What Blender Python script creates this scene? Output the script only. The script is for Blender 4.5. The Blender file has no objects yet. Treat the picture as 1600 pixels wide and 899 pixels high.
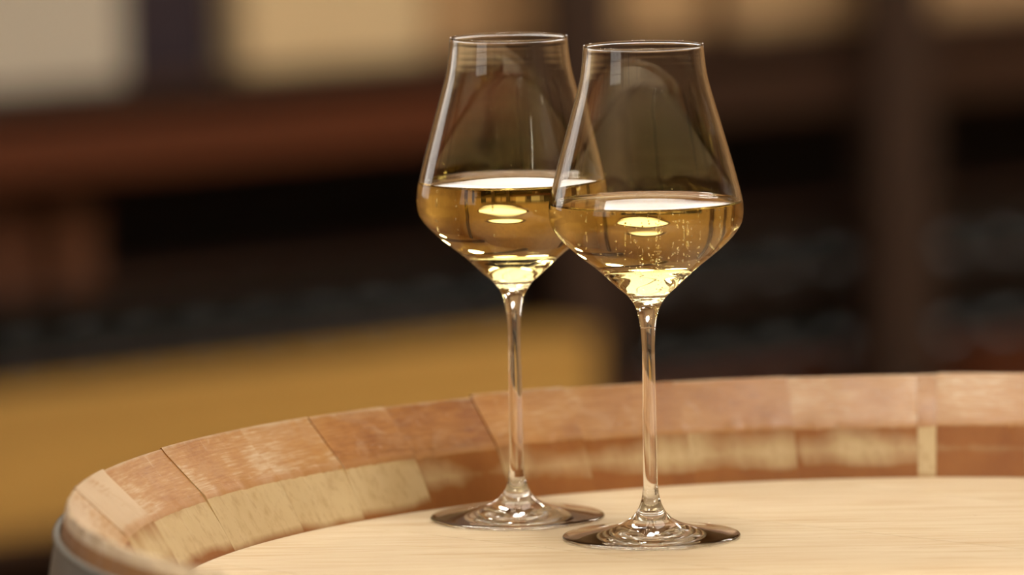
import bpy, bmesh, math, random
from mathutils import Vector, Matrix
sc = bpy.context.scene
C = sc.collection
random.seed(7)

# ------------------------------------------------------------------ camera
cd = bpy.data.cameras.new('camera')
cam = bpy.data.objects.new('camera', cd); C.objects.link(cam)
R_ = Vector((0.99963036, 0.01970254, -0.01873373))
U_ = Vector((0.01642602, 0.11138936, 0.99364108))
F_ = Vector((-0.02166399, 0.99358151, -0.11102465))
cam.matrix_world = Matrix(((R_.x, U_.x, -F_.x, 0.0), (R_.y, U_.y, -F_.y, -2.81378), (R_.z, U_.z, -F_.z, 0.43004), (0, 0, 0, 1)))
cd.sensor_width = 36.0
cd.lens = 219.56
cd.clip_start = 0.05
cd.clip_end = 60
cd.dof.use_dof = True
cd.dof.focus_distance = 2.83
cd.dof.aperture_fstop = 5.0
sc.camera = cam

# ------------------------------------------------------------------ world, exposure
w = bpy.data.worlds.new('World'); sc.world = w; w.use_nodes = True
w.node_tree.nodes['Background'].inputs[0].default_value = (0.9, 0.8, 0.7, 1)
w.node_tree.nodes['Background'].inputs[1].default_value = 0.1
sc.view_settings.view_transform = 'Standard'
sc.view_settings.look = 'None'
sc.view_settings.gamma = 1
sc.view_settings.use_curve_mapping = False
sc.view_settings.exposure = -0.20
cy = sc.cycles
cy.max_bounces = 20; cy.transmission_bounces = 20; cy.glossy_bounces = 10
cy.diffuse_bounces = 4; cy.transparent_max_bounces = 16; cy.volume_bounces = 0
cy.caustics_reflective = True; cy.caustics_refractive = True
cy.blur_glossy = 0.5; cy.sample_clamp_indirect = 20.0
cy.use_denoising = True

LAMP = 34.0       # ceiling lamps
WIN_LEFT = 1.6    # tall windows left of the rack
SKY = 2.7        # skylight over the barrel
SPOT = 450.0       # added spots brightening the near barrel side, watts
WIN_BACK = 2.6    # unseen oval pane above the rack, for reflections in the wine

# ------------------------------------------------------------------ helpers
def link(name, me, mats=(), parent=None, smooth=None):
    o = bpy.data.objects.new(name, me); C.objects.link(o)
    for m in (mats if isinstance(mats, (list, tuple)) else [mats]):
        me.materials.append(m)
    if parent: o.parent = parent
    if smooth is not None:
        me.polygons.foreach_set('use_smooth', [smooth] * len(me.polygons))
    return o

def thing(name, label, cat, loc=(0, 0, 0), rotz=0, group=None):
    o = bpy.data.objects.new(name, None); C.objects.link(o)
    o.location = loc; o.rotation_euler = (0, 0, rotz); o.empty_display_size = 0.05
    o['label'] = label; o['category'] = cat
    if group: o['group'] = group
    return o

def tag(o, label, cat, group=None):
    o['label'] = label; o['category'] = cat
    if group: o['group'] = group
    return o

def mesh_bm(bm, name='m'):
    me = bpy.data.meshes.new(name); bm.to_mesh(me); bm.free(); return me

def box_bm(x0, x1, y0, y1, z0, z1, bev=0.0, bm=None, seg=2):
    b2 = bmesh.new()
    bmesh.ops.create_cube(b2, size=1)
    for v in b2.verts:
        v.co = Vector((x0 + (v.co.x + .5) * (x1 - x0), y0 + (v.co.y + .5) * (y1 - y0), z0 + (v.co.z + .5) * (z1 - z0)))
    if bev > 0:
        bmesh.ops.bevel(b2, geom=b2.edges[:], offset=bev, segments=seg, profile=.6, affect='EDGES')
    if bm is None: return b2
    me = mesh_bm(b2); bm.from_mesh(me); bpy.data.meshes.remove(me); return bm

def box(name, x0, x1, y0, y1, z0, z1, mat, parent=None, bev=0.0):
    return link(name, mesh_bm(box_bm(x0, x1, y0, y1, z0, z1, bev), name), mat, parent)

def spline(pts, n=8):
    """centripetal Catmull-Rom through 2-D points"""
    P = [Vector(p) for p in pts]
    P = [P[0] * 2 - P[1]] + P + [P[-1] * 2 - P[-2]]
    out = []
    for i in range(1, len(P) - 2):
        p0, p1, p2, p3 = P[i - 1:i + 3]
        t0 = 0; t1 = t0 + max((p1 - p0).length, 1e-9) ** .5; t2 = t1 + max((p2 - p1).length, 1e-9) ** .5; t3 = t2 + max((p3 - p2).length, 1e-9) ** .5
        for k in range(n):
            t = t1 + (t2 - t1) * k / n
            A1 = p0 * ((t1 - t) / (t1 - t0)) + p1 * ((t - t0) / (t1 - t0))
            A2 = p1 * ((t2 - t) / (t2 - t1)) + p2 * ((t - t1) / (t2 - t1))
            A3 = p2 * ((t3 - t) / (t3 - t2)) + p3 * ((t - t2) / (t3 - t2))
            B1 = A1 * ((t2 - t) / (t2 - t0)) + A2 * ((t - t0) / (t2 - t0))
            B2 = A2 * ((t3 - t) / (t3 - t1)) + A3 * ((t - t1) / (t3 - t1))
            out.append(B1 * ((t2 - t) / (t2 - t1)) + B2 * ((t - t1) / (t2 - t1)))
    out.append(P[-2])
    return [(max(p.x, 0.0), p.y) for p in out]

def lathe(profile, seg=128, matidx=None, axis='z'):
    """profile of (r, z) drawn so that outside lies to the right when going up (r>0): normals point outward"""
    vs, fs, mi, rings = [], [], [], []
    for r, z in profile:
        if r < 1e-7:
            rings.append([len(vs)]); vs.append((0, 0, z))
        else:
            rings.append(list(range(len(vs), len(vs) + seg)))
            for k in range(seg):
                a = 2 * math.pi * k / seg
                vs.append((r * math.cos(a), r * math.sin(a), z))
    for i in range(len(rings) - 1):
        A, B = rings[i], rings[i + 1]
        if len(A) == 1 and len(B) == 1: continue
        for k in range(seg):
            k2 = (k + 1) % seg
            if len(A) == 1: fs.append((A[0], B[k2], B[k]))
            elif len(B) == 1: fs.append((A[k], A[k2], B[0]))
            else: fs.append((A[k], A[k2], B[k2], B[k]))
            mi.append(matidx[i] if matidx else 0)
    if axis == 'y':
        vs = [(x, z, -y) for x, y, z in vs]
    me = bpy.data.meshes.new('lathe'); me.from_pydata(vs, [], fs)
    me.polygons.foreach_set('material_index', mi)
    me.update()
    return me

class NT:
    def __init__(s, name):
        s.m = bpy.data.materials.new(name); s.m.use_nodes = True
        s.t = s.m.node_tree; s.n = s.t.nodes
        s.b = s.n['Principled BSDF']; s.out = s.n['Material Output']
    def new(s, typ, **kw):
        n = s.n.new(typ)
        for k, v in kw.items():
            if k.startswith('i_'): n.inputs[k[2:].replace('_', ' ')].default_value = v
            else: setattr(n, k, v)
        return n
    def link(s, a, b): s.t.links.new(a, b)
    def coords(s, scale=(1, 1, 1), rot=(0, 0, 0), rnd=True):
        tc = s.new('ShaderNodeTexCoord'); mp = s.new('ShaderNodeMapping')
        mp.inputs['Scale'].default_value = scale; mp.inputs['Rotation'].default_value = rot
        s.link(tc.outputs['Object'], mp.inputs['Vector'])
        if rnd:
            oi = s.new('ShaderNodeObjectInfo'); mu = s.new('ShaderNodeMath', operation='MULTIPLY'); mu.inputs[1].default_value = 37.0
            s.link(oi.outputs['Random'], mu.inputs[0]); s.link(mu.outputs[0], mp.inputs['Location'])
        return mp.outputs[0]
    def noise(s, vec, scale, detail=4, rough=.55, dist=0):
        n = s.new('ShaderNodeTexNoise'); n.inputs['Scale'].default_value = scale; n.inputs['Detail'].default_value = detail
        n.inputs['Roughness'].default_value = rough; n.inputs['Distortion'].default_value = dist
        s.link(vec, n.inputs['Vector']); return n.outputs['Fac']
    def ramp(s, fac, stops):
        r = s.new('ShaderNodeValToRGB'); e = r.color_ramp.elements
        while len(e) < len(stops): e.new(.5)
        for i, (p, c) in enumerate(stops):
            e[i].position = p; e[i].color = (c[0], c[1], c[2], 1) if hasattr(c, '__len__') else (c, c, c, 1)
        s.link(fac, r.inputs[0]); return r.outputs[0]
    def mix(s, fac, a, b, mode='MIX'):
        m = s.new('ShaderNodeMix', data_type='RGBA', blend_type=mode)
        for sock, v in ((m.inputs[0], fac), (m.inputs[6], a), (m.inputs[7], b)):
            if hasattr(v, 'is_linked'): s.link(v, sock)
            elif hasattr(v, '__len__'): sock.default_value = (v[0], v[1], v[2], 1)
            else: sock.default_value = v
        return m.outputs[2]
    def math(s, op, a, b):
        m = s.new('ShaderNodeMath', operation=op)
        for i, v in enumerate((a, b)):
            if hasattr(v, 'is_linked'): s.link(v, m.inputs[i])
            else: m.inputs[i].default_value = v
        return m.outputs[0]
    def bump(s, h, strength=.3, dist=.001):
        b = s.new('ShaderNodeBump'); b.inputs['Strength'].default_value = strength; b.inputs['Distance'].default_value = dist
        s.link(h, b.inputs['Height']); s.link(b.outputs[0], s.b.inputs['Normal'])
    def base(s, c, rough=.5, metal=0, spec=.5):
        if hasattr(c, 'is_linked'): s.link(c, s.b.inputs['Base Color'])
        else: s.b.inputs['Base Color'].default_value = (c[0], c[1], c[2], 1)
        if hasattr(rough, 'is_linked'): s.link(rough, s.b.inputs['Roughness'])
        else: s.b.inputs['Roughness'].default_value = rough
        s.b.inputs['Metallic'].default_value = metal
        s.b.inputs['Specular IOR Level'].default_value = spec
        return s.m

def lin(r, g, b):
    f = lambda c: (c / 255 / 12.92) if c / 255 <= .04045 else ((c / 255 + .055) / 1.055) ** 2.4
    return (f(r), f(g), f(b))

def glass_mat(name, ior, color=(1, 1, 1), absorb=None):
    t = NT(name); t.n.remove(t.b)
    g = t.new('ShaderNodeBsdfGlass'); g.inputs['Color'].default_value = (*color, 1)
    g.inputs['Roughness'].default_value = 0.0; g.inputs['IOR'].default_value = ior
    t.link(g.outputs[0], t.out.inputs['Surface'])
    if absorb:
        a = t.new('ShaderNodeVolumeAbsorption'); a.inputs['Color'].default_value = (*absorb[0], 1); a.inputs['Density'].default_value = absorb[1]
        t.link(a.outputs[0], t.out.inputs['Volume'])
    return t.m

def plain(name, col, rough=.6, var=.25, scale=30, metal=0, stretch=(1, 1, 1), bump=.2, spec=.5):
    t = NT(name); v = t.coords(stretch)
    n = t.noise(v, scale, 5)
    c = t.mix(n, tuple(x * (1 - var) for x in col), tuple(min(1, x * (1 + var)) for x in col))
    t.base(c, rough, metal, spec); t.bump(n, bump, .001)
    return t.m

def emit(name, col, s):
    t = NT(name); t.base(col, .4)
    t.b.inputs['Emission Color'].default_value = (*col, 1); t.b.inputs['Emission Strength'].default_value = s
    return t.m

# ------------------------------------------------------------------ materials
def head_wood():
    t = NT('head_oak')
    rot = (0, 0, math.radians(42))          # grain runs along the boards (-42 deg)
    v = t.coords((6, 90, 90), rot); v2 = t.coords((14, 420, 420), rot); v3 = t.coords((5, 9, 9), rot)
    n1 = t.noise(v, 1.6, 6, .6, .6); n2 = t.noise(v2, 1.5, 4, .6, .3); n3 = t.noise(v3, 2.0, 3)
    c = t.ramp(n1, [(.28, lin(190, 158, 116)), (.45, lin(206, 184, 148)), (.72, lin(214, 195, 164))])
    c = t.mix(t.ramp(n2, [(.52, 0), (.70, .75)]), c, lin(184, 146, 102))
    c = t.mix(t.ramp(n3, [(.45, 0), (.75, .35)]), c, lin(196, 166, 128))
    sp = t.noise(t.coords((1, 1, 1)), 170, 2)
    c = t.mix(t.ramp(sp, [(.76, 0), (.80, .6)]), c, lin(120, 85, 50))
    t.base(c, .62, 0, .35); t.bump(t.mix(.5, n1, n2), .25, .0006)
    return t.m
M_HEAD = head_wood()

def bevel_wood():
    t = NT('chime_oak')
    oi = t.new('ShaderNodeObjectInfo')
    v = t.coords((1, 1, 1)); n1 = t.noise(v, 38, 6, .65, .8); n2 = t.noise(v, 11, 4, .6, .5); n3 = t.noise(v, 130, 4, .7, 1.0)
    # polar direction streaks (saw marks running round the rim)
    at = t.new('ShaderNodeAttribute', attribute_name='rim_uv', attribute_type='GEOMETRY')
    mp = t.new('ShaderNodeMapping'); mp.inputs['Scale'].default_value = (1.4, 1.5, 1); t.link(at.outputs['Vector'], mp.inputs['Vector'])
    mu = t.math('MULTIPLY', oi.outputs['Random'], 19.0); t.link(mu, mp.inputs['Location'])
    st = t.noise(mp.outputs[0], 22, 5, .6, .4)
    sc2 = t.new('ShaderNodeSeparateColor'); t.link(oi.outputs['Color'], sc2.inputs[0])
    # obj.color.g : how deep the orange of the sawn end is
    tone = t.math('ADD', t.math('MULTIPLY', sc2.outputs[1], .8), t.math('MULTIPLY', t.math('SUBTRACT', n2, .5), 1.5))
    tone = t.math('ADD', tone, t.math('MULTIPLY', t.math('SUBTRACT', st, .5), .9))
    c = t.ramp(tone, [(.05, lin(208, 180, 144)), (.30, lin(182, 132, 72)), (.55, lin(166, 110, 48)), (.85, lin(132, 76, 28))])
    c = t.mix(t.ramp(n1, [(.52, 0), (.68, .55)]), c, lin(186, 146, 104))
    c = t.mix(t.ramp(n3, [(.60, 0), (.72, .35)]), c, lin(206, 180, 148))
    sx = t.new('ShaderNodeSeparateXYZ'); t.link(at.outputs['Vector'], sx.inputs[0])
    # worn, splintered pale line along the outer edge and the inner arris
    ed = t.math('ADD', sx.outputs[1], t.math('MULTIPLY', t.math('SUBTRACT', n1, .5), .25))
    c = t.mix(t.ramp(ed, [(.82, 0), (.92, .85)]), c, lin(208, 184, 150))
    c = t.mix(t.ramp(ed, [(.03, .6), (.10, 0)]), c, lin(190, 140, 90))
    t.base(c, t.ramp(n1, [(.3, .33), (.7, .55)]), 0, .5); t.bump(t.mix(.5, st, n3), .35, .0008)
    return t.m
M_BEVEL = bevel_wood()

def inner_wood():
    t = NT('stave_inner_oak')
    oi = t.new('ShaderNodeObjectInfo')
    v = t.coords((1, 1, .35)); n1 = t.noise(v, 45, 5, .6, .4); n2 = t.noise(v, 16, 3, .5, .8)
    n3 = t.noise(t.coords((1, 1, .12)), 260, 4, .6)
    tc = t.new('ShaderNodeTexCoord'); sx = t.new('ShaderNodeSeparateXYZ'); t.link(tc.outputs['Object'], sx.inputs[0])
    pale = t.mix(n1, lin(198, 168, 120), lin(222, 200, 156))
    brown = t.mix(n1, lin(132, 74, 28), lin(170, 112, 52))
    sepc = t.new('ShaderNodeSeparateColor'); t.link(oi.outputs['Color'], sepc.inputs[0])
    # obj.color.r : how much wine stain the stave took up
    zz = t.math('MULTIPLY', sx.outputs[2], 40.0)      # 0 .. 1 over the wall
    mid = t.math('ABSOLUTE', t.math('SUBTRACT', zz, .52), 0)
    edge = t.math('ADD', t.math('MULTIPLY', mid, .7), t.math('MULTIPLY', t.math('SUBTRACT', n2, .5), 1.3))
    st = t.math('ADD', edge, t.math('MULTIPLY', t.math('SUBTRACT', sepc.outputs[0], .5), .9))
    st = t.math('ADD', st, t.ramp(zz, [(.0, .38), (.26, 0)]))
    c = t.mix(t.ramp(st, [(.12, 0), (.48, 1)]), pale, brown)
    c = t.mix(t.ramp(n3, [(.5, 0), (.75, .35)]), c, lin(150, 95, 45))
    t.base(c, .6, 0, .35); t.bump(n3, .3, .0005)
    return t.m
M_INNER = inner_wood()
M_OUTER = plain('stave_outer_oak', lin(150, 105, 60), .6, .35, 20, stretch=(1, 1, .1))
M_HOOP = plain('galvanised_steel', (.17, .165, .145), .45, .3, 26, metal=.85, bump=.08)
M_RIVET = plain('steel_rivet', (.5, .48, .45), .4, .2, 90, metal=.9, bump=.1)
M_GLASS = glass_mat('clear_crystal', 1.47, (.995, .995, .99))
WABS = ((.968, .80, .0), 16.5)
def wine_mat():                     # one liquid: index 1.345 in air, 1.345/1.5 where it wets the crystal
    m = glass_mat('white_wine_liquid', 1.345, (1, 1, 1), WABS); nt = m.node_tree
    at = nt.nodes.new('ShaderNodeAttribute'); at.attribute_name = 'ior'; at.attribute_type = 'GEOMETRY'
    g = [n for n in nt.nodes if n.type == 'BSDF_GLASS'][0]
    nt.links.new(at.outputs['Fac'], g.inputs['IOR']); return m
M_WINE = wine_mat()
M_BUBBLE = glass_mat('gas_bubble', 1 / 1.345)

# ------------------------------------------------------------------ barrel
BX, BY = 0.11389, -0.14758
R0, R1, Z1, R2, Z2 = 0.32778, 0.34180, 0.02414, 0.36509, 0.04633
FLOOR = -0.90
L = Z2 - FLOOR
def r_out(z):                       # outer radius of the staves, bulging at the bilge
    s = (z - FLOOR) / L
    return R2 + 4 * 0.042 * s * (1 - s)
barrel = thing('wine_barrel', 'big upright oak barrel with a steel hoop, its head carrying both wine glasses', 'barrel', (BX, BY, 0))
joints = [85.8, 87.3, 97.4, 106.3, 115.3, 123.2, 131.2, 138.9, 146.6, 157.3, 168.4]
a = 168.4
while a < 360 + 85.8 - 13:
    a += random.uniform(8.0, 11.5); joints.append(a)
rest = (360 + 85.8) - joints[-1]
joints[-1] = joints[-2] + (360 + 85.8 - joints[-2]) / 2
joints.append(360 + 85.8)
stain = {85.8: .0, 97.4: .58, 106.3: .72, 115.3: .80, 87.3: .82, 123.2: .75, 131.2: .55, 138.9: .25, 146.6: .2, 157.3: .22}
TONE = {85.8: .45, 87.3: .40, 97.4: .55, 106.3: .60, 115.3: .70, 123.2: .95, 131.2: .62, 138.9: .42, 146.6: .32, 157.3: .42, 168.4: .0}
def stave(a0, a1, col, tone, dz, dr):
    """one stave: inner wall, sloping sawn chime, outer side; small gap at the joints"""
    g = math.degrees(0.00006 / 0.34)
    a0 += g; a1 -= g
    n = max(3, int((a1 - a0) * 2.4))
    prof = [(R0 - .0005, -.012), (R0, 0.0), (R0 + (R1 - R0) * .5, Z1 * .5), (R1 - .0006, Z1 - .0012), (R1 + .0004, Z1 + .0006)]
    nb = 7
    for k in range(1, nb):
        f = k / nb; prof.append((R1 + (R2 - R1) * f, Z1 + (Z2 - Z1) * f))
    prof += [(R2 - .0012, Z2 - .0006), (R2 - .0002, Z2 - .0014), (r_out(Z2 - .006), Z2 - .006)]
    zs = [.02, -.05, -.15, -.3, -.43, -.56, -.7, -.8, -.88, FLOOR]
    prof += [(r_out(z), z) for z in zs]
    prof += [(r_out(z) - .026, z) for z in (FLOOR, -.7, -.43, -.15)] + [(R0 + .0, -.04)]
    np_ = len(prof)
    rnd = random.Random(int(a0 * 100))
    vs, fs, mi, uv = [], [], [], []
    for i in range(n + 1):
        aa = math.radians(a0 + (a1 - a0) * i / n)
        edge = min(i, n - i) / n
        chip = rnd.uniform(-.0018, .0004) if rnd.random() < .6 else 0
        for j, (r, z) in enumerate(prof):
            rr, z2 = r, z
            if 3 <= j <= 13: z2 += dz; rr += dr
            if j in (12, 13): rr += chip; z2 += chip * .7
            if j in (3, 4): rr -= chip * .5; z2 += chip * .4
            vs.append((rr * math.cos(aa), rr * math.sin(aa), z2))
            uv.append((math.radians(a0 + (a1 - a0) * i / n), max(0, min(1, (j - 4) / 8.0)), 0))
    for i in range(n):
        for j in range(np_):
            j2 = (j + 1) % np_
            fs.append((i * np_ + j, i * np_ + j2, (i + 1) * np_ + j2, (i + 1) * np_ + j))
            mi.append(0 if (3 <= j < 13) else (1 if (j < 3 or j >= np_ - 5) else 2))
    fs.append(tuple(reversed(range(np_)))); mi.append(1)
    fs.append(tuple(range(n * np_, (n + 1) * np_))); mi.append(1)
    me = bpy.data.meshes.new('stave'); me.from_pydata(vs, [], fs)
    me.polygons.foreach_set('material_index', mi)
    at = me.attributes.new('rim_uv', 'FLOAT_VECTOR', 'POINT')
    at.data.foreach_set('vector', [c for p in uv for c in p])
    bm = bmesh.new(); bm.from_mesh(me); bmesh.ops.recalc_face_normals(bm, faces=bm.faces[:]); bm.to_mesh(me); bm.free()
    o = link('stave', me, [M_BEVEL, M_INNER, M_OUTER], barrel)
    o.color = (col, tone, col, 1)
    me.polygons.foreach_set('use_smooth', [len(p.vertices) == 4 for p in me.polygons])
    me.set_sharp_from_angle(angle=math.radians(24))
    return o
for k in range(len(joints) - 1):
    a0, a1 = joints[k], joints[k + 1]
    c = stain.get(a0, random.uniform(.3, .75)) if a0 < 415 else .88
    stave(a0, a1, c, TONE.get(a0, random.uniform(.0, .12) if a0 < 270 else random.uniform(.1, .6)), random.uniform(-.0005, .0005) - (.0010 if abs(a0 - 157.3) < .1 else 0) + (.0006 if abs(a0 - 115.3) < .1 else 0), random.uniform(-.0004, .0004))

# head boards, running at -42 degrees, edges tight together
hd = math.radians(-40)
ex, ey = Vector((math.cos(hd), math.sin(hd), 0)), Vector((-math.sin(hd), math.cos(hd), 0))
# a joint passes close to world point (-0.18,-0.07)
j0 = (Vector((-0.1795 - BX, -0.0700 - BY, 0))).dot(ey)
cuts = [-R0]
for c in (j0 - .25, j0 - .125, j0, j0 + .118, j0 + .236, j0 + .35):
    if -R0 + .02 < c < R0 - .02: cuts.append(c)
cuts.append(R0)
for c0, c1 in zip(cuts[:-1], cuts[1:]):
    Rr = R0 - .0004
    g = .00012
    lo, hi = c0 + g, c1 - g
    lo = max(lo, -Rr * .9999); hi = min(hi, Rr * .9999)
    ts = [lo + (hi - lo) * k / 14 for k in range(15)]
    right = [(math.sqrt(max(Rr * Rr - t * t, 0)), t) for t in ts]
    left = [(-x, t) for x, t in reversed(right)]
    loop = right + left
    bm = bmesh.new()
    top = [bm.verts.new(ex * x + ey * t) for x, t in loop]
    f = bm.faces.new(top)
    r = bmesh.ops.extrude_face_region(bm, geom=[f])
    for v in [e for e in r['geom'] if isinstance(e, bmesh.types.BMVert)]: v.co.z -= .02
    bmesh.ops.remove_doubles(bm, verts=bm.verts[:], dist=1e-6)
    bmesh.ops.recalc_face_normals(bm, faces=bm.faces[:])
    link('head_board', mesh_bm(bm, 'head_board'), M_HEAD, barrel)

def hoop(z_hi, z_lo):
    t = .0018
    ro = lambda z: r_out(z) + .0006
    p = [(ro(z_lo), z_lo), (ro(z_lo) + t, z_lo)]
    p += [(ro(z) + t, z) for z in (z_lo + (z_hi - z_lo) * k / 6 for k in range(1, 6))]
    p += [(ro(z_hi) + t, z_hi - .003), (ro(z_hi) + t + .0012, z_hi - .0018), (ro(z_hi) + t + .0010, z_hi - .0003), (ro(z_hi) + t - .0002, z_hi + .0004), (ro(z_hi) + .0002, z_hi), (ro(z_hi) - .0002, z_hi - .004), (ro(z_lo), z_lo)]
    h = link('hoop', lathe(p, 256), M_HOOP, barrel, True)
    h.data.set_sharp_from_angle(angle=math.radians(50))
    for dz in (.35, .65):
        zz = z_lo + (z_hi - z_lo) * dz
        for da in (0, .03):
            aa = math.radians(250) + da
            bm = bmesh.new(); bmesh.ops.create_uvsphere(bm, u_segments=10, v_segments=6, radius=.004)
            for v in bm.verts: v.co = Vector((math.cos(aa), math.sin(aa), 0)) * (ro(zz) + t) + Vector((0, 0, zz)) + v.co
            rv = link('rivet', mesh_bm(bm), M_RIVET, h, True)
hoop(Z2 - .0125, Z2 - .062)
hoop(-.10, -.14); hoop(-.24, -.28); hoop(-.57, -.61); hoop(-.70, -.74); hoop(FLOOR + .05, FLOOR + .004)

# ------------------------------------------------------------------ wine glasses
mm = .001
OUT = [(2.98, 88.5), (3.55, 96.5), (4.7, 103), (6.4, 107.2), (9.4, 111.2), (13.8, 114.9), (21.5, 122.2), (32.8, 131.3), (40.2, 138.6),
       (43.3, 143.6), (44.15, 148.3), (44.1, 152.5), (41.7, 163.6), (38.2, 176.5), (34.1, 191), (29.6, 207), (28.4, 213), (27.72, 218.5), (27.25, 224.4)]
STEM = [(9.3, 8.9), (6.4, 12.4), (4.7, 16.2), (3.85, 19.6), (3.75, 20.6), (3.42, 22.5), (3.3, 33), (3.1, 60), (2.98, 88.5), (3.55, 96.5)]
FOOT = [(0, .7), (12, .65), (26, .40), (36.4, .06), (38.6, 0), (40.0, .25), (40.55, .85), (40.1, 1.4), (38.6, 1.72), (34, 2.2), (28, 3.05), (20, 4.6), (13.5, 6.6), (9.3, 8.9)]
def cut(pts, z_lo, z_hi): return [p for p in pts if z_lo - 1e-6 <= p[1] <= z_hi + 1e-6]
outer = spline(OUT, 16)
bowl_out = [p for p in outer if p[1] >= 96.49]
inn_bottom = [(0, 112.6), (4.5, 112.9), (8.5, 114.2), (13.0, 116.8)]
off = []
for (r, z), (rn, zn) in zip(outer[:-1], outer[1:]):
    if z < 121: continue
    d = Vector((rn - r, zn - z)).normalized(); nrm = Vector((-d.y, d.x))
    th = 1.15 if z < 150 else 1.15 - .35 * min(1, (z - 150) / 60)
    off.append((r + nrm.x * th, z + nrm.y * th))
off = [p for k, p in enumerate(off) if k % 6 == 0]
inner = spline(inn_bottom + off + [(26.42, 224.0)], 6)
def inner_r(z):
    for (r0, z0), (r1, z1) in zip(inner[:-1], inner[1:]):
        if z0 <= z <= z1: return r0 + (r1 - r0) * (z - z0) / max(z1 - z0, 1e-9)
    return inner[-1][0]
def S(pts): return [(r * mm, z * mm) for r, z in pts]

def wine_glass(label, loc, rot, level):
    t = thing('wine_glass', label, 'wine glass', loc, rot, 'stemmed wine glasses on the barrel')
    zc = level + 1.5                                    # where the meniscus meets the glass
    rim = [(27.22, 224.7), (27.08, 224.95), (26.83, 225.05), (26.58, 224.95), (26.45, 224.6)]
    upper = [p for p in inner if p[1] > zc + .01 and p[1] < 224.3][::-1]
    b = link('bowl', lathe(S(bowl_out + rim + upper + [(inner_r(zc), zc)]), 160), M_GLASS, t, True)
    st = spline(STEM, 6); i0 = 0
    stp = [p for p in st if p[1] <= 88.5] + [p for p in outer if 88.5 < p[1] <= 96.51]
    stp.append(bowl_out[0])
    link('stem', lathe(S(stp), 96), M_GLASS, t, True)
    fo = [(0, .7)] + spline(FOOT[1:-1] + [FOOT[-1]], 5)
    f = link('foot', lathe(S(fo), 160), M_GLASS, t, True)
    return t

def wine(label, loc, level, bubbles):
    zc = level + 1.5
    side = [p for p in inner if p[1] < zc - .01] + [(inner_r(zc), zc)]
    rr = inner_r(zc)
    top = [(rr - .28, level + 1.0), (rr - .7, level + .6), (rr - 1.4, level + .26), (rr - 2.6, level + .07), (rr - 4.4, level), (rr * .5, level), (0, level)]
    wm = lathe(S(side + top), 160, [0] * (len(side) - 1) + [1] * len(top))
    at = wm.attributes.new('ior', 'FLOAT', 'FACE')
    at.data.foreach_set('value', [1.345 if p.material_index else 1.345 / 1.47 for p in wm.polygons])
    for p in wm.polygons: p.material_index = 0
    o = link('white_wine', wm, M_WINE, None, True)
    o.location = loc
    tag(o, label, 'wine', 'white wine in the two glasses')
    rnd = random.Random(3 if bubbles > 200 else 9)
    bm = bmesh.new(); pts = []
    for chain in range(bubbles // 12):
        a = rnd.uniform(0, 6.283); q = rnd.uniform(.15, .93); h0 = rnd.uniform(114, 138)
        for k in range(rnd.randint(5, 13)):
            z = h0 + rnd.uniform(0, level - 1.5 - h0)
            r = q * 32
            if r > inner_r(z) - 1.0 : r = inner_r(z) - 1.0
            if z > level - .8: continue
            pts.append((r * math.cos(a) + rnd.uniform(-.3, .3), r * math.sin(a) + rnd.uniform(-.3, .3), z, rnd.uniform(.20, .42)))
    for k in range(bubbles // 4):                      # foam beads hugging the glass at the surface
        a = rnd.uniform(0, 6.283); r = inner_r(level - .9) - 1.0 - abs(rnd.gauss(0, .5))
        pts.append((r * math.cos(a), r * math.sin(a), level - .5 - rnd.uniform(0, .4), rnd.uniform(.14, .26)))
    for x, y, z, s in pts:
        bmesh.ops.create_icosphere(bm, subdivisions=1, radius=s * mm, matrix=Matrix.Translation(Vector((x, y, z)) * mm))
    bo = link('bubbles', mesh_bm(bm), M_BUBBLE, o, True); bo['kind'] = 'stuff'
    return o

G1 = (0, 0, .0001); G2 = (-.0622, .0657, .0001)
wine_glass('front crystal wine glass, nearer one on the barrel head, with bubbly wine', G1, 0, 152.6)
wine_glass('rear crystal wine glass, behind and left of the nearer glass on the barrel', G2, 0, 157.0)
wine('pale gold wine with rising bubbles in the front glass', G1, 152.6, 420)
wine('still golden wine filled slightly higher in the rear glass', G2, 157.0, 60)

# ------------------------------------------------------------------ the cellar, in wall coordinates: x along the rack, y out of the wall to the room
ANG = math.radians(41)
P0 = Vector((-.76, 4.44, 0))
ROOM = thing('tmp', 'x', 'x'); bpy.data.objects.remove(ROOM)
# local frame: +x = along the rack (to the right), -y = out of the wall towards the barrel
def place(o, x=0, y=0, z=0):
    o.matrix_world = Matrix.Translation(P0) @ Matrix.Rotation(ANG, 4, 'Z') @ Matrix.Translation(Vector((x, y, z)))
    return o
CEIL = 2.05
M_FRAME = plain('window_frame_wood', lin(90, 62, 40), .5, .3, 14)
M_FLOOR = plain('cellar_floor_stone', lin(150, 122, 92), .6, .3, 6)
M_WALL = plain('cellar_plaster', lin(205, 168, 120), .85, .2, 7)
M_CEIL = plain('cellar_ceiling_plaster', lin(220, 195, 160), .85, .15, 5)
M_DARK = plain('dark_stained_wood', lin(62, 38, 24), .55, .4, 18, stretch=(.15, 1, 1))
M_POST = plain('post_wood', lin(62, 45, 36), .55, .3, 18, stretch=(1, 1, .15))
M_RAIL = plain('reddish_brown_wood', lin(100, 50, 23), .5, .35, 16, stretch=(.15, 1, 1))
M_BOARD = plain('light_pine', lin(216, 170, 90), .55, .38, 6, stretch=(.3, 1, 2.5))
M_BACK = plain('dark_back_panel', lin(30, 24, 21), .8, .3, 12)  # near-black panel closing the rack
M_PANE = emit('daylit_pane', (1.0, .97, .92), WIN_LEFT)
M_PANE2 = emit('unseen_pane_high', (1.0, .96, .90), WIN_BACK)
M_DIFF = emit('lamp_diffuser', (1.0, .93, .80), LAMP)
M_LAMPMETAL = plain('lamp_housing', (.05, .045, .04), .4, .2, 40)

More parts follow.
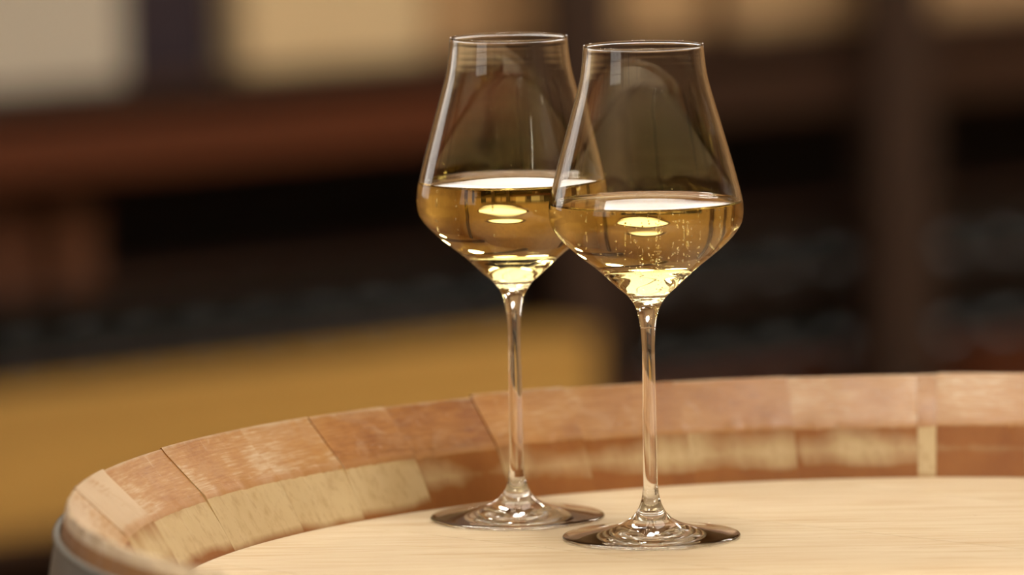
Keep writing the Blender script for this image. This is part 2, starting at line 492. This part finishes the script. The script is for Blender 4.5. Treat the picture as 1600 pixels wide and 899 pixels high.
X0, X1, Y0, Y1 = -7.0, 4.2, -8.2, .30
def struct(name, x0, x1, y0, y1, z0, z1, m):
    o = place(box(name, x0, x1, y0, y1, z0, z1, m)); o['kind'] = 'structure'; return o
struct('floor', X0, X1, Y0, Y1, FLOOR - .1, FLOOR, M_FLOOR)
struct('ceiling', X0, X1, Y0, Y1, CEIL, CEIL + .1, M_CEIL)
struct('wall_back', X0, X1, Y1, Y1 + .15, FLOOR, CEIL, M_WALL)
struct('wall_front', X0, X1, Y0 - .15, Y0, FLOOR, CEIL, M_WALL)
struct('wall_left', X0 - .15, X0, Y0, Y1, FLOOR, CEIL, M_WALL)
struct('wall_right', X1, X1 + .15, Y0, Y1, FLOOR, CEIL, M_WALL)

tn = 0
for x in (-6.2, -4.6, -1.75, -1.05, 3.3):             # unseen timber studs on the back wall, added for dark streaks in the wine
    tn += 1; struct('added_trim_%d' % tn, x - .08, x + .08, Y1 - .09, Y1 - .0005, FLOOR + .001, CEIL - .001, M_FRAME)
for x in (-5.9, -3.9, .4, 2.4):                       # unseen beams towards the rack, added for dark contrast in the glasses
    tn += 1; struct('added_trim_%d' % tn, x - .09, x + .09, Y0 + .001, Y1 - .1, CEIL - .16, CEIL - .0005, M_FRAME)
for y in (-7.2, -5.6, -4.6, -1.2):                    # unseen studs added likewise on the left wall
    tn += 1; struct('added_trim_%d' % tn, X0 + .0005, X0 + .09, y - .08, y + .08, FLOOR + .001, CEIL - .18, M_FRAME)

def window(n, axis, c, half, z0, z1, cols, rows, pm):
    """window set against a wall; axis 'x' : on wall_back, 'y' : on wall_left, 'f' : on wall_front"""
    root = bpy.data.objects.new('window_%d' % n, None); C.objects.link(root); root['kind'] = 'structure'
    t = .05
    def piece(nm, a0, a1, zz0, zz1, d0, d1, m):
        if axis == 'x': o = box(nm, a0, a1, Y1 - d1, Y1 - d0, zz0, zz1, m, root)
        elif axis == 'f': o = box(nm, a0, a1, Y0 + d0, Y0 + d1, zz0, zz1, m, root)
        else: o = box(nm, X0 + d0, X0 + d1, a0, a1, zz0, zz1, m, root)
        return o
    a0, a1 = c - half, c + half
    for (b0, b1, s0, s1) in ((a0 - t, a0, z0 - t, z1 + t), (a1, a1 + t, z0 - t, z1 + t), (a0, a1, z0 - t, z0), (a0, a1, z1, z1 + t)):
        piece('window_frame', b0, b1, s0, s1, .001, .06, M_FRAME)
    wx = (a1 - a0) / cols; hz = (z1 - z0) / rows
    for i in range(cols):
        for j in range(rows):
            piece('pane', a0 + i * wx + .012, a0 + (i + 1) * wx - .012, z0 + j * hz + .012, z0 + (j + 1) * hz - .012, .01, .02, pm)
    for i in range(1, cols): piece('mullion', a0 + i * wx - .012, a0 + i * wx + .012, z0, z1, .001, .045, M_FRAME)
    for j in range(1, rows): piece('transom', a0, a1, z0 + j * hz - .012, z0 + j * hz + .012, .002, .044, M_FRAME)
    place(root)
window(1, 'x', -3.1, .75, .15, 1.65, 3, 3, M_PANE)
def unseen_oval_window(n, cx, cz, ax, az, pm):
    root = bpy.data.objects.new('window_%d' % n, None); C.objects.link(root); root['kind'] = 'structure'
    def ring(nm, f0, f1, y0, y1, m):
        bm = bmesh.new(); N = 64; V = []
        for f, y in ((f0, y0), (f1, y0), (f1, y1), (f0, y1)):
            V.append([bm.verts.new((cx + (ax + f) * math.cos(6.28319 * k / N), y, cz + (az + f) * math.sin(6.28319 * k / N))) for k in range(N)])
        for q in range(4):
            for k in range(N): bm.faces.new((V[q][k], V[q][(k + 1) % N], V[(q + 1) % 4][(k + 1) % N], V[(q + 1) % 4][k]))
        bmesh.ops.recalc_face_normals(bm, faces=bm.faces[:]); link(nm, mesh_bm(bm), m, root)
    ring('window_frame', 0, .05, Y1 - .05, Y1 - .001, M_FRAME)
    bm = bmesh.new(); N = 64
    L0 = [bm.verts.new((cx + ax * .999 * math.cos(6.28319 * k / N), Y1 - .02, cz + az * .999 * math.sin(6.28319 * k / N))) for k in range(N)]
    f = bm.faces.new(L0); r_ = bmesh.ops.extrude_face_region(bm, geom=[f])
    for v in [e for e in r_['geom'] if isinstance(e, bmesh.types.BMVert)]: v.co.y += .01
    bmesh.ops.recalc_face_normals(bm, faces=bm.faces[:]); link('pane', mesh_bm(bm), pm, root)
    place(root)
unseen_oval_window(2, 1.5, .48, 1.0, .23, M_PANE2)  # unseen; made oval and placed for its reflections in the wine
window(3, 'y', -3.4, .9, .10, 1.6, 3, 3, M_PANE)
M_SKY = emit('skylight_glass', (1.0, .97, .91), SKY)
def skylight(n, x0, x1, y0, y1, cols, pm):
    root = bpy.data.objects.new('window_%d' % n, None); C.objects.link(root); root['kind'] = 'structure'
    z = CEIL - .0005
    for (a0, a1, b0, b1) in ((x0 - .06, x0, y0 - .06, y1 + .06), (x1, x1 + .06, y0 - .06, y1 + .06), (x0, x1, y0 - .06, y0), (x0, x1, y1, y1 + .06)):
        box('window_frame', a0, a1, b0, b1, z - .05, z, M_FRAME, root)
    wx = (x1 - x0) / cols
    for i in range(cols):
        box('pane', x0 + i * wx + .012, x0 + (i + 1) * wx - .012, y0 + .002, y1 - .002, z - .02, z - .01, pm, root)
        if i: box('mullion', x0 + i * wx - .012, x0 + i * wx + .012, y0, y1, z - .045, z, M_FRAME, root)
    place(root)
skylight(4, -3.0, -.9, -3.9, -2.3, 3, M_SKY)

def lamp(x, y, label):
    t = thing('ceiling_lamp', label, 'lamp', group='round ceiling lamps')
    p = [(0, .12), (.30, .12), (.30, .0), (.285, .0), (.285, .015)]
    h = link('housing', lathe([(.0, .12), (.285, .1195), (.285, .0), (.30, .0), (.30, .12), (0, .1201)], 48), M_LAMPMETAL, t, False)
    d = link('diffuser', lathe([(0, .02), (.283, .02), (.283, .035), (0, .035)], 48), M_DIFF, t, False)
    place(t, x, y, CEIL - .1201)
    return t
for (x, y, l) in ((-2.4, -4.1, 'round ceiling lamp hanging straight above the barrel'),
                  (-1.6, -2.0, 'round ceiling lamp between the barrel and the bottle rack'),
                  (-4.2, -4.8, 'round ceiling lamp out to the left of the barrel'),
                  (.9, -1.6, 'round ceiling lamp before the right bay of the rack'),
                  (1.5, -2.9, 'added unseen lamp brightening the cartons, further out before the right bay'),  # this lamp and the next are added to brighten the right-hand cartons
                  (2.8, -2.2, 'added unseen lamp brightening the cartons, beyond the right end of the rack')):
    lamp(x, y, l)

# two unseen spots added to brighten the near barrel side and the bowls
for sx, tx, lab in ((.05, -.01, 'small added unseen lamp brightening the near left side of the barrel'), (.35, .26, 'small added unseen lamp brightening the near right side of the barrel')):
    sp = thing('added_spot', lab, 'lamp', group='added unseen spots')
    link('housing', lathe([(0, .14), (.05, .139), (.05, .0), (.046, .0), (.046, .13), (0, .1301)], 32), M_LAMPMETAL, sp, False)
    sp.location = (sx, -1.25, CEIL - .142)
    ld = bpy.data.lights.new('spot', 'SPOT'); ld.energy = SPOT; ld.spot_size = math.radians(17); ld.spot_blend = .9; ld.shadow_soft_size = .04; ld.color = (1, .95, .86)
    lo = bpy.data.objects.new('spot', ld); C.objects.link(lo); lo.location = (sx, -1.25, CEIL - .10)
    lo.rotation_euler = (Vector((tx, -.405, 0)) - lo.location).to_track_quat('-Z', 'Y').to_euler()

# rack (local: x along, y negative = towards room, z up)
rack = thing('bottle_rack', 'dark wooden wall rack of shelves holding bottles below and cartons above', 'rack')
def rb(name, x0, x1, y0, y1, z0, z1, m): return box(name, x0, x1, y0, y1, z0, z1, m, rack, .003)
RX0, RX1 = -.62, 2.3
rb('back_panel', RX0, RX1, .262, .28, -.88, .16, M_BACK)
rb('upper_shelf', RX0, RX1, -.02, .26, -.165, -.141, M_DARK)
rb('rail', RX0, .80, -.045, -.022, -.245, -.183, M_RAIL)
rb('rail', .801, RX1, -.045, -.022, -.245, -.183, M_DARK)  # darker wood stands in for the shading on the right half
rb('shelf', RX0, RX1, .0, .26, -.393, -.385, M_DARK)
rb('shelf', RX0, RX1, .0, .26, -.487, -.4755, M_DARK)
rb('shelf', RX0, RX1, .0, .26, -.607, -.585, M_RAIL)
rb('lower_ledge', RX0 + .05, RX1, -.20, .26, -.66, -.632, M_DARK)
for x in (RX0 - .05, .795, 1.335, 2.3): rb('post', x, x + .095, -.09, -.046, -.8999, .16, M_POST)
place(rack)

# bottles lying in the rack, their bottoms facing the room
M_BOT = plain('dark_bottle_glass', (.010, .012, .010), .08, .2, 30, bump=.0, spec=.7)
M_FOIL = plain('bottle_foil', (.05, .01, .01), .3, .2, 30, bump=0)
bp = spline([(0, .022), (.012, .018), (.024, .006), (.029, .0005), (.034, .001), (.0368, .006)], 4) + [(.0368, .18)] + spline([(.0368, .19), (.033, .208), (.018, .228), (.0145, .238)], 4) + [(.014, .252), (0, .252)]
bot_me = lathe(bp, 40, axis='y')
bot_me.materials.append(M_BOT)
bot_me.polygons.foreach_set('use_smooth', [True] * len(bot_me.polygons))
ORD = ['first', 'second', 'third', 'fourth', 'fifth', 'sixth', 'seventh', 'eighth', 'ninth']
def bottle(x, row, label, group):
    o = bpy.data.objects.new('wine_bottle', bot_me); C.objects.link(o)
    place(o, x + random.uniform(-.002, .002), random.uniform(.0, .006), (-.4755 if row == 0 else -.585) + .0376)
    tag(o, label, 'bottle', group)
for k in range(9):
    bottle(.036 + .0885 * k, 0, '%s from the left of the dark bottles lying behind the pine crate' % ORD[k], 'bottles in the left bay of the rack')
for row, rn in ((0, 'upper'), (1, 'lower')):
    for k in range(5):
        bottle(.935 + .0985 * k, row, '%s from the left of the dark bottles in the middle bay, %s row' % (ORD[k], rn), 'bottles in the middle bay of the rack')
    for k in range(3):
        bottle(1.540 + .0985 * k, row, '%s dark bottle right of the post, %s row of the right bay' % (ORD[k], rn), 'bottles in the right bay of the rack')

# cartons and other things on the shelves
def carton(name, label, x0, x1, y0, y1, z0, z1, col, cat='box', lid=True):
    t = thing(name, label, cat)
    m = plain('card_' + name + str(int(x0 * 100)), col, .75, .10, 9)
    box('body', x0, x1, y0, y1, z0, z1, m, t, .004)
    m2 = plain('tape_' + name + str(int(x0 * 100)), tuple(c * .8 for c in col), .4, .1, 20)
    box('tape', (x0 + x1) / 2 - .02, (x0 + x1) / 2 + .02, y0 + .01, y1 - .01, z1, z1 + .0006, m2, t)
    place(t); return t
SH = -.1405
carton('cardboard_box', 'chalk white carton at the left end of the upper shelf', -.06, .192, .0, .22, SH, SH + .25, lin(214, 206, 188))
carton('cardboard_box', 'dark plum carton between the white and the large tan carton', .215, .355, .03, .22, SH + .0, SH + .24, lin(52, 40, 50))
carton('cardboard_box', 'large cream tan carton left of the rear glass', .375, .655, .0, .22, SH, SH + .27, lin(238, 212, 165))
carton('cardboard_box', 'brown carton behind the rims of the two glasses', .69, .935, .03, .22, SH, SH + .23, lin(218, 176, 126))
carton('cardboard_box', 'pinkish tan carton behind the right side of the front glass', .965, 1.125, .02, .22, SH, SH + .24, lin(210, 172, 124))
carton('cardboard_box', 'wide beige carton right of the front glass', 1.185, 1.43, .02, .22, SH, SH + .25, lin(208, 172, 126))
carton('cardboard_box', 'beige carton at the far right behind the post', 1.505, 1.78, .02, .22, SH, SH + .25, lin(202, 166, 124))
carton('cardboard_box', 'small brown box at the far left under the rail', .008, .066, .02, .16, -.3848, -.285, lin(96, 56, 32))
carton('cardboard_box', 'second small brown box under the rail at the left', .103, .160, .02, .16, -.3848, -.285, lin(100, 60, 34))

# long light wooden crate in front of the left bay, built of boards
crate = thing('wooden_crate', 'long crate of light pine boards in front of the left bay of the rack', 'crate')
cx0, cx1, cy0, cy1, cz0, cz1 = -.56, .755, -.19, -.095, -.6315, -.490
nb = 3; hz = (cz1 - cz0) / nb
for k in range(nb):
    for (y0, y1) in ((cy0, cy0 + .014), (cy1 - .014, cy1)):
        box('board', cx0, cx1, y0, y1, cz0 + k * hz + .001, cz0 + (k + 1) * hz - .001, M_BOARD, crate, .002)
    for (x0, x1) in ((cx0, cx0 + .014), (cx1 - .014, cx1)):
        box('end_board', x0, x1, cy0 + .0145, cy1 - .0145, cz0 + k * hz + .001, cz0 + (k + 1) * hz - .001, M_BOARD, crate, .002)
box('bottom_board', cx0 + .0145, cx1 - .0145, cy0 + .0145, cy1 - .0145, cz0, cz0 + .012, M_BOARD, crate, .001)
box('lid_board', cx0 - .003, cx1 + .003, cy0 - .003, cy1 + .003, cz1, cz1 + .012, M_BOARD, crate, .002)
place(crate)
bx = thing('small_crate', 'low brown wooden crate under the bottles at the right bay', 'crate')
for k in range(2): box('board', 1.50, 1.62, -.12, -.10, -.6315 + k * .018, -.6145 + k * .018, M_RAIL, bx, .001)
box('body', 1.50, 1.62, -.0995, -.03, -.6315, -.597, M_RAIL, bx, .001)
place(bx)
